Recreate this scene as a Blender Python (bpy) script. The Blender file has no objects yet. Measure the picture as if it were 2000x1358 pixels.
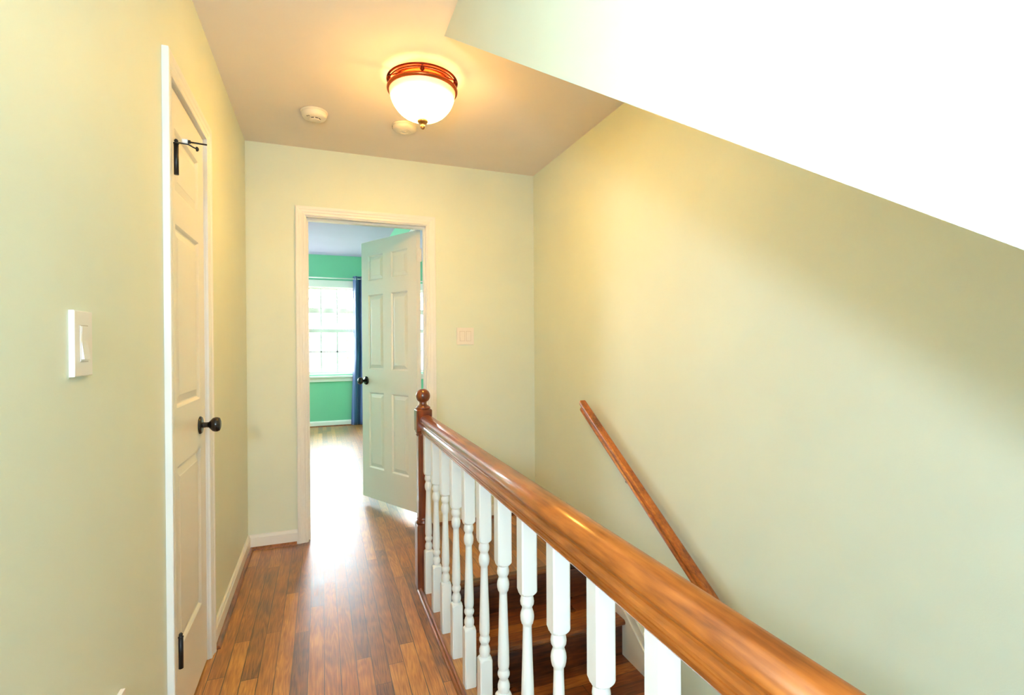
import bpy, bmesh, math, random
from mathutils import Vector, Matrix
random.seed(4)
PI = math.pi
S = bpy.context.scene
C = S.collection

# ------------------------------------------------------------------ camera
F_PX, YAW, PITCH, ROLL, CAM_H = 977.5, 0.3631, -0.0048, 0.0062, 1.2238
cd = bpy.data.cameras.new('camera')
cd.sensor_fit = 'HORIZONTAL'; cd.sensor_width = 36.0
cd.lens = 36.0 * F_PX / 2000.0
cd.clip_start = 0.02; cd.clip_end = 200
cam = bpy.data.objects.new('camera', cd); C.objects.link(cam)
fw = Vector((math.sin(YAW) * math.cos(PITCH), math.cos(YAW) * math.cos(PITCH), math.sin(PITCH)))
rt = Vector((math.cos(YAW), -math.sin(YAW), 0.0))
up = rt.cross(fw)
R = Matrix((rt, up, -fw)).transposed()
R = R @ Matrix.Rotation(-ROLL, 3, 'Z')
cam.matrix_world = Matrix.Translation((0, 0, CAM_H)) @ R.to_4x4()
S.camera = cam

# ------------------------------------------------------------------ colour management, world, lights
S.view_settings.view_transform = 'Standard'
S.view_settings.look = 'None'
S.view_settings.gamma = 1.0
S.view_settings.use_curve_mapping = False
S.view_settings.exposure = 0.66

def lin(r, g, b):
    f = lambda c: (c / 255 / 12.92) if c / 255 <= 0.04045 else ((c / 255 + 0.055) / 1.055) ** 2.4
    return (f(r), f(g), f(b), 1.0)

W = bpy.data.worlds.new('daylight'); S.world = W; W.use_nodes = True
bg = W.node_tree.nodes['Background']
bg.inputs[0].default_value = (0.86, 0.94, 1.0, 1)
bg.inputs[1].default_value = 22.0

def area(name, loc, target, sx, sy, power, col, portal=False, spread=PI):
    l = bpy.data.lights.new(name, 'AREA'); l.shape = 'RECTANGLE'; l.size = sx; l.size_y = sy
    l.energy = power; l.color = col; l.spread = spread
    if portal: l.cycles.is_portal = True
    o = bpy.data.objects.new(name, l); C.objects.link(o); o.location = loc
    o.rotation_euler = (Vector(target) - Vector(loc)).to_track_quat('-Z', 'Y').to_euler()
    return o

# hall and house dimensions (metres; camera stands at x=0, y=0, looking along +y)
XL, XR, YF, H = -0.4236, 1.4593, 3.381, 2.4635
YB, HB = 8.14, 2.614          # bedroom far wall, bedroom ceiling
YW = 3.50                     # bedroom side of the far hall wall
XS = 0.467                    # hall side face of the stair enclosure
SL = 0.664                    # slope of the stairs
Y0S = 1.972                   # where the enclosure meets the ceiling
RISE, RUN, YR0 = 0.19, 0.286, 2.50
ZLOW = -2.66
YBACK = -2.4

# bedroom window portals, light from downstairs, fill lights added out of view
# the photographer's flash, beside the camera at the left wall
fl = bpy.data.lights.new('camera_flash', 'POINT'); fl.energy = 54; fl.color = (0.64, 0.81, 1.0); fl.shadow_soft_size = 0.075
flo = bpy.data.objects.new('camera_flash', fl); C.objects.link(flo); flo.location = (-0.35, -0.30, 1.412)
area('back_fill_light', (-0.02, YBACK + 0.08, 1.45), (0.0, 3, 1.45), 0.7, 1.3, 12, (0.62, 0.81, 1.0))  # added cool fill behind the camera; the back wall has no window
area('bedroom_portal', (0.11, YB + 0.10, 1.46), (0.11, 0, 1.46), 0.75, 1.34, 1, (1, 1, 1), portal=True)
area('bedroom_portal_left', (-1.49, YB + 0.10, 1.46), (-1.49, 0, 1.46), 0.75, 1.34, 1, (1, 1, 1), portal=True)  # portal of the unseen window added on the left
area('downstairs_light', (0.70, -0.7, -1.25), (1.46, 1.5, 0.9), 0.45, 0.6, 10, (0.74, 0.90, 1.0))
area('bedroom_side_fill_light', (-2.5, 7.3, 1.5), (0.8, 6.6, 1.3), 1.2, 1.3, 80, (0.86, 0.94, 1.0))  # added fill, out of view, to brighten the bedroom; the left wall is solid

# ------------------------------------------------------------------ materials
def nodes(name):
    m = bpy.data.materials.new(name); m.use_nodes = True
    nt = m.node_tree; b = nt.nodes['Principled BSDF']
    return m, nt, b

def paint(name, col, rough=0.5, bump=0.0, scale=220, var=0.02, spec=0.5):
    m, nt, b = nodes(name)
    N = nt.nodes; L = nt.links
    tc = N.new('ShaderNodeTexCoord')
    n1 = N.new('ShaderNodeTexNoise'); n1.inputs['Scale'].default_value = 3.0; n1.inputs['Detail'].default_value = 3
    L.new(tc.outputs['Object'], n1.inputs['Vector'])
    hsv = N.new('ShaderNodeHueSaturation'); hsv.inputs['Color'].default_value = col
    mr = N.new('ShaderNodeMapRange'); mr.inputs[1].default_value = 0.3; mr.inputs[2].default_value = 0.7
    mr.inputs[3].default_value = 1 - var; mr.inputs[4].default_value = 1 + var
    L.new(n1.outputs['Fac'], mr.inputs[0]); L.new(mr.outputs[0], hsv.inputs['Value'])
    L.new(hsv.outputs[0], b.inputs['Base Color'])
    b.inputs['Roughness'].default_value = rough
    b.inputs['Specular IOR Level'].default_value = spec
    if bump:
        n2 = N.new('ShaderNodeTexNoise'); n2.inputs['Scale'].default_value = scale; n2.inputs['Detail'].default_value = 4
        L.new(tc.outputs['Object'], n2.inputs['Vector'])
        bp = N.new('ShaderNodeBump'); bp.inputs['Strength'].default_value = bump; bp.inputs['Distance'].default_value = 0.002
        L.new(n2.outputs['Fac'], bp.inputs['Height']); L.new(bp.outputs[0], b.inputs['Normal'])
    return m

M = {}
M['wall'] = paint('yellow_green_wall_paint', lin(226, 232, 213), 0.55, 0.12)
M['ceiling'] = paint('white_ceiling_paint', lin(243, 229, 212), 0.8, 0.1)
M['bed_wall'] = paint('green_wall_paint', lin(128, 205, 165), 0.6, 0.1)
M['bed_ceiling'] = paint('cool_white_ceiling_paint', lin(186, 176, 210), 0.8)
M['trim'] = paint('white_gloss_trim', lin(240, 237, 230), 0.32)
M['door'] = paint('white_satin_door', lin(238, 234, 226), 0.38)
M['baluster'] = paint('white_baluster_paint', lin(244, 243, 240), 0.3)
M['plastic'] = paint('ivory_plastic', lin(240, 232, 222), 0.35)
M['detector'] = paint('cream_detector_plastic', lin(236, 224, 200), 0.4)
M['dark_slot'] = paint('dark_slot', lin(40, 28, 18), 0.7)
M['shadow_gap'] = paint('taupe_gap_shade', lin(168, 146, 122), 0.6)  # taupe stands in for the shade in the gap around each switch rocker
M['bronze'] = paint('oil_rubbed_bronze', lin(22, 18, 15), 0.25)
M['black_metal'] = paint('black_hinge_metal', lin(12, 11, 12), 0.45)
M['white_rubber'] = paint('white_rubber', lin(238, 238, 235), 0.5)
M['blue'] = None

def metal(name, col, rough):
    m, nt, b = nodes(name)
    b.inputs['Base Color'].default_value = col; b.inputs['Metallic'].default_value = 1.0
    b.inputs['Roughness'].default_value = rough
    n = nt.nodes.new('ShaderNodeTexNoise'); n.inputs['Scale'].default_value = 60
    mr = nt.nodes.new('ShaderNodeMapRange'); mr.inputs[3].default_value = rough * 0.8; mr.inputs[4].default_value = rough * 1.3
    nt.links.new(n.outputs['Fac'], mr.inputs[0]); nt.links.new(mr.outputs[0], b.inputs['Roughness'])
    return m
M['copper'] = metal('copper_lamp_metal', lin(190, 92, 48), 0.25)
M['dark_copper'] = metal('dark_copper_metal', lin(110, 42, 26), 0.3)
M['brass'] = metal('brass_finial_metal', lin(196, 140, 84), 0.3)
M['chrome'] = metal('brushed_chrome', lin(220, 224, 230), 0.25)
M['mirror'] = metal('mirror_glass', lin(238, 242, 242), 0.02)

def wood_floor(name, plank=0.0575, board=1.0, axis='Y', dark=(84, 44, 12), mid=(160, 98, 32), light=(212, 150, 66), rough=0.24, seams=True, coat=0.0):
    m, nt, b = nodes(name); N = nt.nodes; L = nt.links
    tc = N.new('ShaderNodeTexCoord'); sep = N.new('ShaderNodeSeparateXYZ')
    L.new(tc.outputs['Object'], sep.inputs[0])
    def math_(op, a, b_=None, clamp=False):
        n = N.new('ShaderNodeMath'); n.operation = op; n.use_clamp = clamp
        for i, v in enumerate((a, b_)):
            if v is None: continue
            if isinstance(v, (int, float)): n.inputs[i].default_value = v
            else: L.new(v, n.inputs[i])
        return n.outputs[0]
    across = sep.outputs['X'] if axis == 'Y' else sep.outputs['Y']
    along = sep.outputs['Y'] if axis == 'Y' else sep.outputs['X']
    xs = math_('DIVIDE', across, plank); row = math_('FLOOR', xs); fx = math_('FRACT', xs)
    wn = N.new('ShaderNodeTexWhiteNoise'); wn.noise_dimensions = '1D'; L.new(row, wn.inputs['W'])
    ys = math_('ADD', math_('DIVIDE', along, board), math_('MULTIPLY', wn.outputs['Value'], 9.0))
    seg = math_('FLOOR', ys); fy = math_('FRACT', ys)
    cmb = N.new('ShaderNodeCombineXYZ'); L.new(row, cmb.inputs[0]); L.new(seg, cmb.inputs[1])
    wn2 = N.new('ShaderNodeTexWhiteNoise'); wn2.noise_dimensions = '2D'; L.new(cmb.outputs[0], wn2.inputs['Vector'])
    idv = wn2.outputs['Value']
    # grain coordinates, different in each board
    gc = N.new('ShaderNodeCombineXYZ')
    L.new(math_('MULTIPLY', across, 1.0), gc.inputs[0]); L.new(math_('MULTIPLY', along, 0.075), gc.inputs[1])
    L.new(math_('MULTIPLY', idv, 37.0), gc.inputs[2])
    big = N.new('ShaderNodeTexNoise'); big.inputs['Scale'].default_value = 15; big.inputs['Detail'].default_value = 2; big.inputs['Distortion'].default_value = 0.6
    L.new(gc.outputs[0], big.inputs['Vector'])
    rings = math_('SINE', math_('MULTIPLY', big.outputs['Fac'], 95.0))
    fine = N.new('ShaderNodeTexNoise'); fine.inputs['Scale'].default_value = 210; fine.inputs['Detail'].default_value = 3
    gc2 = N.new('ShaderNodeCombineXYZ'); L.new(across, gc2.inputs[0]); L.new(math_('MULTIPLY', along, 0.06), gc2.inputs[1]); L.new(math_('MULTIPLY', idv, 11.0), gc2.inputs[2])
    L.new(gc2.outputs[0], fine.inputs['Vector'])
    blot = N.new('ShaderNodeTexNoise'); blot.inputs['Scale'].default_value = 7; blot.inputs['Detail'].default_value = 2
    L.new(tc.outputs['Object'], blot.inputs['Vector'])
    v = math_('MULTIPLY', math_('ADD', idv, -0.5), 0.55)
    v = math_('ADD', v, 0.46)
    v = math_('ADD', v, math_('MULTIPLY', rings, 0.085))
    v = math_('ADD', v, math_('MULTIPLY', math_('ADD', fine.outputs['Fac'], -0.5), 0.75))
    v = math_('ADD', v, math_('MULTIPLY', math_('ADD', blot.outputs['Fac'], -0.5), 0.55))
    cr = N.new('ShaderNodeValToRGB'); L.new(v, cr.inputs[0])
    e = cr.color_ramp.elements
    e[0].position = 0.08; e[0].color = lin(*dark); e[1].position = 0.95; e[1].color = lin(*light)
    k = e.new(0.5); k.color = lin(*mid)
    out = cr.outputs[0]
    if seams:
        ex = math_('MINIMUM', fx, math_('SUBTRACT', 1.0, fx)); ey = math_('MINIMUM', fy, math_('SUBTRACT', 1.0, fy))
        sx = math_('LESS_THAN', ex, 0.024); sy = math_('LESS_THAN', ey, 0.0011)
        s_ = math_('MAXIMUM', sx, sy)
        # seams open and close along the boards
        sn = N.new('ShaderNodeTexNoise'); sn.inputs['Scale'].default_value = 2.5; L.new(tc.outputs['Object'], sn.inputs['Vector'])
        s_ = math_('MULTIPLY', s_, math_('MULTIPLY', math_('SUBTRACT', sn.outputs['Fac'], 0.15, True), 2.6, True))
        mx = N.new('ShaderNodeMix'); mx.data_type = 'RGBA'; L.new(s_, mx.inputs[0]); L.new(out, mx.inputs[6]); mx.inputs[7].default_value = lin(24, 12, 6)
        out = mx.outputs[2]
        hgt = math_('SUBTRACT', math_('MULTIPLY', fine.outputs['Fac'], 0.25), s_)
    else:
        hgt = math_('MULTIPLY', fine.outputs['Fac'], 0.25)
    L.new(out, b.inputs['Base Color'])
    wav = N.new('ShaderNodeTexNoise'); wav.inputs['Scale'].default_value = 16; wav.inputs['Detail'].default_value = 2; L.new(tc.outputs['Object'], wav.inputs['Vector'])
    hgt = math_('ADD', hgt, math_('MULTIPLY', wav.outputs['Fac'], 1.2))
    bp = N.new('ShaderNodeBump'); bp.inputs['Strength'].default_value = 0.22; bp.inputs['Distance'].default_value = 0.0012
    L.new(hgt, bp.inputs['Height']); L.new(bp.outputs[0], b.inputs['Normal'])
    rr = N.new('ShaderNodeMapRange'); rr.inputs[3].default_value = rough * 0.8; rr.inputs[4].default_value = rough * 1.35
    L.new(blot.outputs['Fac'], rr.inputs[0]); L.new(rr.outputs[0], b.inputs['Roughness'])
    b.inputs['Coat Weight'].default_value = coat; b.inputs['Coat Roughness'].default_value = 0.38
    return m
M['floor'] = wood_floor('oak_strip_floor', rough=0.33, coat=0.9)
M['tread'] = wood_floor('oak_stair_tread', plank=0.07, board=1.6, axis='X', dark=(52, 24, 8), mid=(112, 60, 24), light=(165, 104, 48), rough=0.28)

def wood(name, axis, dark, mid, light, rough=0.25, coat=0.4):
    m, nt, b = nodes(name); N = nt.nodes; L = nt.links
    tc = N.new('ShaderNodeTexCoord'); mp = N.new('ShaderNodeMapping')
    sc = [1, 1, 1]; sc[axis] = 0.10
    mp.inputs['Scale'].default_value = sc; L.new(tc.outputs['Object'], mp.inputs[0])
    n1 = N.new('ShaderNodeTexNoise'); n1.inputs['Scale'].default_value = 26; n1.inputs['Detail'].default_value = 5; n1.inputs['Distortion'].default_value = 0.8
    n2 = N.new('ShaderNodeTexNoise'); n2.inputs['Scale'].default_value = 9; n2.inputs['Detail'].default_value = 2
    n3 = N.new('ShaderNodeTexNoise'); n3.inputs['Scale'].default_value = 120; n3.inputs['Detail'].default_value = 3
    L.new(mp.outputs[0], n1.inputs['Vector']); L.new(tc.outputs['Object'], n2.inputs['Vector']); L.new(mp.outputs[0], n3.inputs['Vector'])
    a = N.new('ShaderNodeMath'); a.operation = 'ADD'; L.new(n1.outputs['Fac'], a.inputs[0]); L.new(n2.outputs['Fac'], a.inputs[1])
    c = N.new('ShaderNodeMath'); c.operation = 'ADD'; L.new(a.outputs[0], c.inputs[0]); L.new(n3.outputs['Fac'], c.inputs[1])
    mr = N.new('ShaderNodeMapRange'); mr.inputs[1].default_value = 1.0; mr.inputs[2].default_value = 2.0
    L.new(c.outputs[0], mr.inputs[0])
    cr = N.new('ShaderNodeValToRGB'); L.new(mr.outputs[0], cr.inputs[0]); e = cr.color_ramp.elements
    e[0].position = 0.1; e[0].color = lin(*dark); e[1].position = 0.9; e[1].color = lin(*light); k = e.new(0.5); k.color = lin(*mid)
    L.new(cr.outputs[0], b.inputs['Base Color'])
    b.inputs['Roughness'].default_value = rough; b.inputs['Coat Weight'].default_value = coat; b.inputs['Coat Roughness'].default_value = 0.12
    return m
M['rail'] = wood('stained_handrail_wood', 1, (124, 62, 18), (164, 90, 32), (188, 110, 46), 0.3, 0.5)
M['wall_rail'] = wood('stained_wall_rail_wood', 1, (110, 52, 14), (168, 88, 24), (196, 112, 40), 0.3, 0.4)
M['newel'] = wood('stained_newel_wood', 2, (74, 28, 10), (116, 50, 18), (140, 66, 26), 0.28, 0.5)
M['riser'] = wood('dark_stained_riser_wood', 0, (44, 18, 8), (84, 40, 16), (120, 62, 26), 0.3, 0.3)
M['shoe'] = wood('stained_shoe_wood', 1, (84, 42, 18), (134, 76, 38), (160, 98, 54), 0.32, 0.3)

def glassy(name):
    m, nt, b = nodes(name)
    b.inputs['Base Color'].default_value = (1, 1, 1, 1); b.inputs['Roughness'].default_value = 0.0
    b.inputs['Transmission Weight'].default_value = 1.0; b.inputs['IOR'].default_value = 1.02
    return m
M['glass'] = glassy('window_glass')

def lamp_glass(name):
    m, nt, b = nodes(name); N = nt.nodes; L = nt.links
    n = N.new('ShaderNodeTexNoise'); n.inputs['Scale'].default_value = 9; n.inputs['Detail'].default_value = 4; n.inputs['Distortion'].default_value = 1.5
    tc = N.new('ShaderNodeTexCoord'); L.new(tc.outputs['Object'], n.inputs['Vector'])
    cr = N.new('ShaderNodeValToRGB'); L.new(n.outputs['Fac'], cr.inputs[0])
    cr.color_ramp.elements[0].position = 0.3; cr.color_ramp.elements[0].color = (1.0, 0.50, 0.07, 1)
    cr.color_ramp.elements[1].position = 0.7; cr.color_ramp.elements[1].color = (1.0, 0.56, 0.11, 1)
    L.new(cr.outputs[0], b.inputs['Emission Color'])
    b.inputs['Base Color'].default_value = (0.95, 0.9, 0.8, 1); b.inputs['Roughness'].default_value = 0.3
    sp = N.new('ShaderNodeSeparateXYZ'); L.new(tc.outputs['Object'], sp.inputs[0])
    mz = N.new('ShaderNodeMapRange'); mz.interpolation_type = 'SMOOTHSTEP'
    mz.inputs[1].default_value = -0.086; mz.inputs[2].default_value = -0.19; mz.inputs[3].default_value = 0.6; mz.inputs[4].default_value = 76.0
    L.new(sp.outputs['Z'], mz.inputs[0]); L.new(mz.outputs[0], b.inputs['Emission Strength'])
    return m
M['lamp_glass'] = lamp_glass('lit_alabaster_glass')
M['lamp_inner'] = paint('frosted_glass_inside', lin(240, 225, 200), 0.6)

def fabric(name, col):
    m, nt, b = nodes(name); N = nt.nodes; L = nt.links
    tc = N.new('ShaderNodeTexCoord'); mp = N.new('ShaderNodeMapping'); mp.inputs['Scale'].default_value = (40, 40, 400)
    L.new(tc.outputs['Object'], mp.inputs[0])
    n = N.new('ShaderNodeTexNoise'); n.inputs['Scale'].default_value = 1.5; L.new(mp.outputs[0], n.inputs['Vector'])
    h = N.new('ShaderNodeHueSaturation'); h.inputs['Color'].default_value = col
    mr = N.new('ShaderNodeMapRange'); mr.inputs[3].default_value = 0.7; mr.inputs[4].default_value = 1.35
    L.new(n.outputs['Fac'], mr.inputs[0]); L.new(mr.outputs[0], h.inputs['Value']); L.new(h.outputs[0], b.inputs['Base Color'])
    b.inputs['Roughness'].default_value = 0.42; b.inputs['Sheen Weight'].default_value = 0.4
    b.inputs['Specular IOR Level'].default_value = 0.8
    return m
M['curtain'] = fabric('blue_satin_curtain', lin(42, 78, 132))

def brick(name):
    m, nt, b = nodes(name); N = nt.nodes; L = nt.links
    tc = N.new('ShaderNodeTexCoord'); mp = N.new('ShaderNodeMapping'); mp.inputs['Rotation'].default_value = (PI / 2, 0, 0)
    L.new(tc.outputs['Object'], mp.inputs[0])
    br = N.new('ShaderNodeTexBrick'); br.inputs['Scale'].default_value = 4
    br.inputs['Color1'].default_value = lin(150, 100, 80); br.inputs['Color2'].default_value = lin(125, 84, 70); br.inputs['Mortar'].default_value = lin(190, 185, 175)
    L.new(mp.outputs[0], br.inputs['Vector']); L.new(br.outputs[0], b.inputs['Base Color']); b.inputs['Roughness'].default_value = 0.9
    return m
M['brick'] = brick('red_brick')
M['siding'] = paint('pale_house_siding', lin(190, 190, 186), 0.8)
M['roof'] = paint('grey_roof_shingle', lin(84, 84, 88), 0.9, 0.3, 20)
M['grass'] = paint('winter_lawn', lin(120, 130, 92), 0.95, 0.3, 12, 0.15)
M['leaf'] = paint('evergreen_leaf', lin(56, 84, 60), 0.8, 0, 20, 0.3)
M['bark'] = paint('grey_bark', lin(120, 112, 106), 0.9, 0.4, 30, 0.2)

# ------------------------------------------------------------------ mesh helpers
def add_box(bm, x0, x1, y0, y1, z0, z1, bev=0.0):
    r = bmesh.ops.create_cube(bm, size=1.0)
    vs = r['verts']
    for v in vs:
        v.co = Vector(((x0 + x1) / 2 + v.co.x * (x1 - x0), (y0 + y1) / 2 + v.co.y * (y1 - y0), (z0 + z1) / 2 + v.co.z * (z1 - z0)))
    if bev:
        es = list({e for v in vs for e in v.link_edges})
        bmesh.ops.bevel(bm, geom=es, offset=bev, segments=2, profile=0.5, affect='EDGES')
    return vs

def box(*a, bev=0.0):
    bm = bmesh.new(); add_box(bm, *a, bev=bev); return bm

def add_prism(bm, pts, axis, a, b):
    """pts: closed outline in the two other axes; extruded along axis from a to b."""
    def mk(p, t):
        return {0: (t, p[0], p[1]), 1: (p[0], t, p[1]), 2: (p[0], p[1], t)}[axis]
    v0 = [bm.verts.new(mk(p, a)) for p in pts]; v1 = [bm.verts.new(mk(p, b)) for p in pts]
    n = len(pts)
    bm.faces.new(v0[::-1]); bm.faces.new(v1)
    for i in range(n):
        bm.faces.new((v0[i], v0[(i + 1) % n], v1[(i + 1) % n], v1[i]))
    return v0 + v1

def prism(pts, axis, a, b):
    bm = bmesh.new(); add_prism(bm, pts, axis, a, b); return bm

def add_lathe(bm, prof, seg=32, mat=None, cap=True):
    """prof: [(radius, z)...] around z; mat: Matrix applied."""
    rings = []; vs = []
    for r, z in prof:
        ring = [bm.verts.new((max(r, 1e-5) * math.cos(2 * PI * i / seg), max(r, 1e-5) * math.sin(2 * PI * i / seg), z)) for i in range(seg)]
        rings.append(ring); vs += ring
    for a, b in zip(rings, rings[1:]):
        for i in range(seg):
            f = bm.faces.new((a[i], a[(i + 1) % seg], b[(i + 1) % seg], b[i])); f.smooth = True
    if cap:
        bm.faces.new(rings[0][::-1]); bm.faces.new(rings[-1])
    if mat is not None: bmesh.ops.transform(bm, matrix=mat, verts=vs)
    return vs

def add_tube(bm, path, r, seg=12):
    path = [Vector(p) for p in path]; rings = []
    for i, p in enumerate(path):
        d = (path[min(i + 1, len(path) - 1)] - path[max(i - 1, 0)]).normalized()
        q = d.to_track_quat('Z', 'Y'); rr = r[i] if isinstance(r, (list, tuple)) else r
        rings.append([bm.verts.new(p + q @ Vector((rr * math.cos(2 * PI * k / seg), rr * math.sin(2 * PI * k / seg), 0))) for k in range(seg)])
    for a, b in zip(rings, rings[1:]):
        for k in range(seg):
            f = bm.faces.new((a[k], a[(k + 1) % seg], b[(k + 1) % seg], b[k])); f.smooth = True
    bm.faces.new(rings[0][::-1]); bm.faces.new(rings[-1])

def add_torus(bm, R_, r, z, seg=64, sec=12, sz=1.0):
    rings = []
    for i in range(seg):
        a = 2 * PI * i / seg
        rings.append([bm.verts.new(((R_ + r * math.cos(b_)) * math.cos(a), (R_ + r * math.cos(b_)) * math.sin(a), z + sz * r * math.sin(b_))) for b_ in [2 * PI * j / sec for j in range(sec)]])
    for i in range(seg):
        A, B = rings[i], rings[(i + 1) % seg]
        for j in range(sec):
            f = bm.faces.new((A[j], B[j], B[(j + 1) % sec], A[(j + 1) % sec])); f.smooth = True

def obj(name, bm, m, parent=None, smooth=False, loc=None):
    bmesh.ops.recalc_face_normals(bm, faces=bm.faces)
    me = bpy.data.meshes.new(name); bm.to_mesh(me); bm.free()
    if m: me.materials.append(m)
    if smooth:
        for p in me.polygons: p.use_smooth = True
    o = bpy.data.objects.new(name, me); C.objects.link(o)
    if loc is not None: o.location = loc
    if parent is not None: o.parent = parent
    return o

def struct(name, bm, m, parent=None, **k):
    o = obj(name, bm, m, parent, **k)
    if parent is None: o['kind'] = 'structure'
    return o

def thing(name, label, cat, loc=(0, 0, 0), rotz=0, group=None):
    o = bpy.data.objects.new(name, None); C.objects.link(o); o.empty_display_size = 0.1
    o.location = loc; o.rotation_euler = (0, 0, rotz); o['label'] = label; o['category'] = cat
    if group: o['group'] = group
    return o

def struct_empty(name, loc=(0, 0, 0), rotz=0):
    o = bpy.data.objects.new(name, None); C.objects.link(o); o.empty_display_size = 0.1
    o.location = loc; o.rotation_euler = (0, 0, rotz); o['kind'] = 'structure'
    return o

# ------------------------------------------------------------------ room shell
T = 0.14
bm = bmesh.new()
add_box(bm, XL - T, 0.512, YBACK, YF, -0.25, 0.0)                # hall strip
add_box(bm, 0.512, XR, YR0 + 0.02, YF, -0.25, 0.0)               # landing at the head of the stairs
add_box(bm, -0.091, 0.671, YF, YW, -0.25, 0.0)                   # threshold
add_box(bm, -2.6, 0.816, YW, YB, -0.25, 0.0)                     # bedroom
bmesh.ops.remove_doubles(bm, verts=bm.verts, dist=1e-5)
struct('floor', bm, M['floor'])

struct('ceiling', box(XL, XR, YBACK, YF, H, H + 0.1), M['ceiling'])
struct('ceiling_bedroom', box(-2.6, 0.816, YW, YB, HB, HB + 0.1), M['bed_ceiling'])

# left wall, with the closet opening
CY0, CY1, CTOP = 1.757, 2.253, 2.035
bm = bmesh.new()
T = 0.14
def lw(y0, y1, z0, z1): add_box(bm, XL - T, XL, y0, y1, z0, z1)
lw(YBACK, CY0, 0, H)
lw(CY0, CY1, CTOP, H); lw(CY1, YF, 0, H)
add_box(bm, XL - T - 0.02, XL - T, YBACK, YF, 0, H)
struct('wall_left', bm, M['wall'])

# far wall with the bedroom doorway
DX0, DX1, DTOP = -0.091, 0.671, 2.040
bm = bmesh.new()
add_box(bm, XL - T, DX0, YF, YW - 0.01, 0, HB); add_box(bm, DX1, XR + T, YF, YW - 0.01, 0, HB); add_box(bm, DX0, DX1, YF, YW - 0.01, DTOP, HB)
struct('wall_far', bm, M['wall'])
bm = bmesh.new()
add_box(bm, -2.6, DX0, YW - 0.01, YW, 0, HB); add_box(bm, DX1, 0.83, YW - 0.01, YW, 0, HB); add_box(bm, DX0, DX1, YW - 0.01, YW, DTOP, HB)
struct('wall_bedroom_near', bm, M['bed_wall'])

struct('wall_right', box(XR, XR + T, YBACK, YF, ZLOW, H), M['wall'])
struct('wall_back', box(XL - T, XR + T, YBACK - 0.1, YBACK, ZLOW, H), M['wall'])
# enclosure of the upper flight: face above the railing, sloped soffit over the stairwell
yb = -0.35
struct('wall_stair_enclosure', prism([(Y0S, H + 0.0), (yb, H), (yb, H + SL * (yb - Y0S)), ], 0, XS, XR), M['wall'])
bm = prism([(yb, H), (YBACK, H), (YBACK, 0.0), (H / -SL + Y0S, 0.0), (yb, H + SL * (yb - Y0S))], 0, XS, XS + 0.10)
struct('wall_stair_back', bm, M['wall'])
# stairwell side wall under the hall floor, lower floor
struct('wall_stairwell', box(0.40, 0.512, YBACK, YF, ZLOW, -0.25), M['wall'])
struct('wall_stairwell_end', box(0.40, XR, YR0 + 0.06, YR0 + 0.16, ZLOW, -0.25), M['wall'])
struct('floor_lower', box(0.40, XR, YBACK, YF, ZLOW - 0.1, ZLOW), M['floor'])

# bedroom walls
WX0, WX1, WZB, WZT = -0.265, 0.485, 0.79, 2.13      # opening of the visible window
bm = bmesh.new()
def bw(x0, x1, z0, z1): add_box(bm, x0, x1, YB, YB + 0.18, z0, z1)
W2 = 1.60
bw(-2.7, WX0 - W2, 0, HB); bw(WX0 - W2, WX1 - W2, 0, WZB); bw(WX0 - W2, WX1 - W2, WZT, HB); bw(WX1 - W2, WX0, 0, HB)
bw(WX0, WX1, 0, WZB); bw(WX0, WX1, WZT, HB); bw(WX1, 0.95, 0, HB)
struct('wall_bedroom_far', bm, M['bed_wall'])
struct('wall_bedroom_left', box(-2.7, -2.6, YW, YB, 0, HB), M['bed_wall'])
struct('wall_bedroom_right', box(0.816, 0.916, YW - 0.1, YB, 0, HB), M['bed_wall'])

# ------------------------------------------------------------------ trim
def base_profile(h=0.088, d=0.014):
    return [(0, 0), (d, 0), (d, h - 0.018), (d * 0.75, h - 0.012), (d * 0.62, h - 0.004), (d * 0.4, h), (0, h)]
def shoe_profile(r=0.017):
    return [(0, 0), (r, 0)] + [(r * math.cos(a), r * math.sin(a)) for a in (0.4, 0.8, 1.2)] + [(0, r)]
def along_y(bm, prof, x, sgn, y0, y1, z=0.0):
    add_prism(bm, [(x + sgn * p[0], z + p[1]) for p in prof], 1, y0, y1)
def along_x(bm, prof, y, sgn, x0, x1, z=0.0):
    add_prism(bm, [(y + sgn * p[0], z + p[1]) for p in prof], 0, x0, x1)

bm = bmesh.new(); along_y(bm, base_profile(), XL, 1, 2.311, YF); along_y(bm, base_profile(), XL, 1, YBACK, 1.699)
struct('baseboard_left', bm, M['trim'])
bm = bmesh.new(); along_x(bm, base_profile(), YF, -1, XL, DX0 - 0.057); along_x(bm, base_profile(), YF, -1, DX1 + 0.057, XR)
struct('baseboard_far', bm, M['trim'])
bm = bmesh.new(); along_y(bm, base_profile(), XR, -1, 2.60, YF)
struct('baseboard_right', bm, M['trim'])
bm = bmesh.new()
along_y(bm, shoe_profile(), XL + 0.014, 1, 2.311, YF - 0.014); along_x(bm, shoe_profile(), YF - 0.014, -1, XL + 0.014, DX0 - 0.062)
along_x(bm, shoe_profile(), YF - 0.014, -1, DX1 + 0.06, XR - 0.014); along_y(bm, shoe_profile(), XR - 0.014, -1, 2.60, YF - 0.014)
struct('trim_1', bm, M['shoe'])                                  # stained shoe moulding
bm = bmesh.new(); along_x(bm, base_profile(0.085), YB, -1, -2.6, 0.816)
struct('baseboard_bedroom', bm, M['trim'])
bm = bmesh.new(); along_x(bm, shoe_profile(), YB - 0.014, -1, -2.6, 0.816)
struct('trim_2', bm, M['shoe'])

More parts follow.
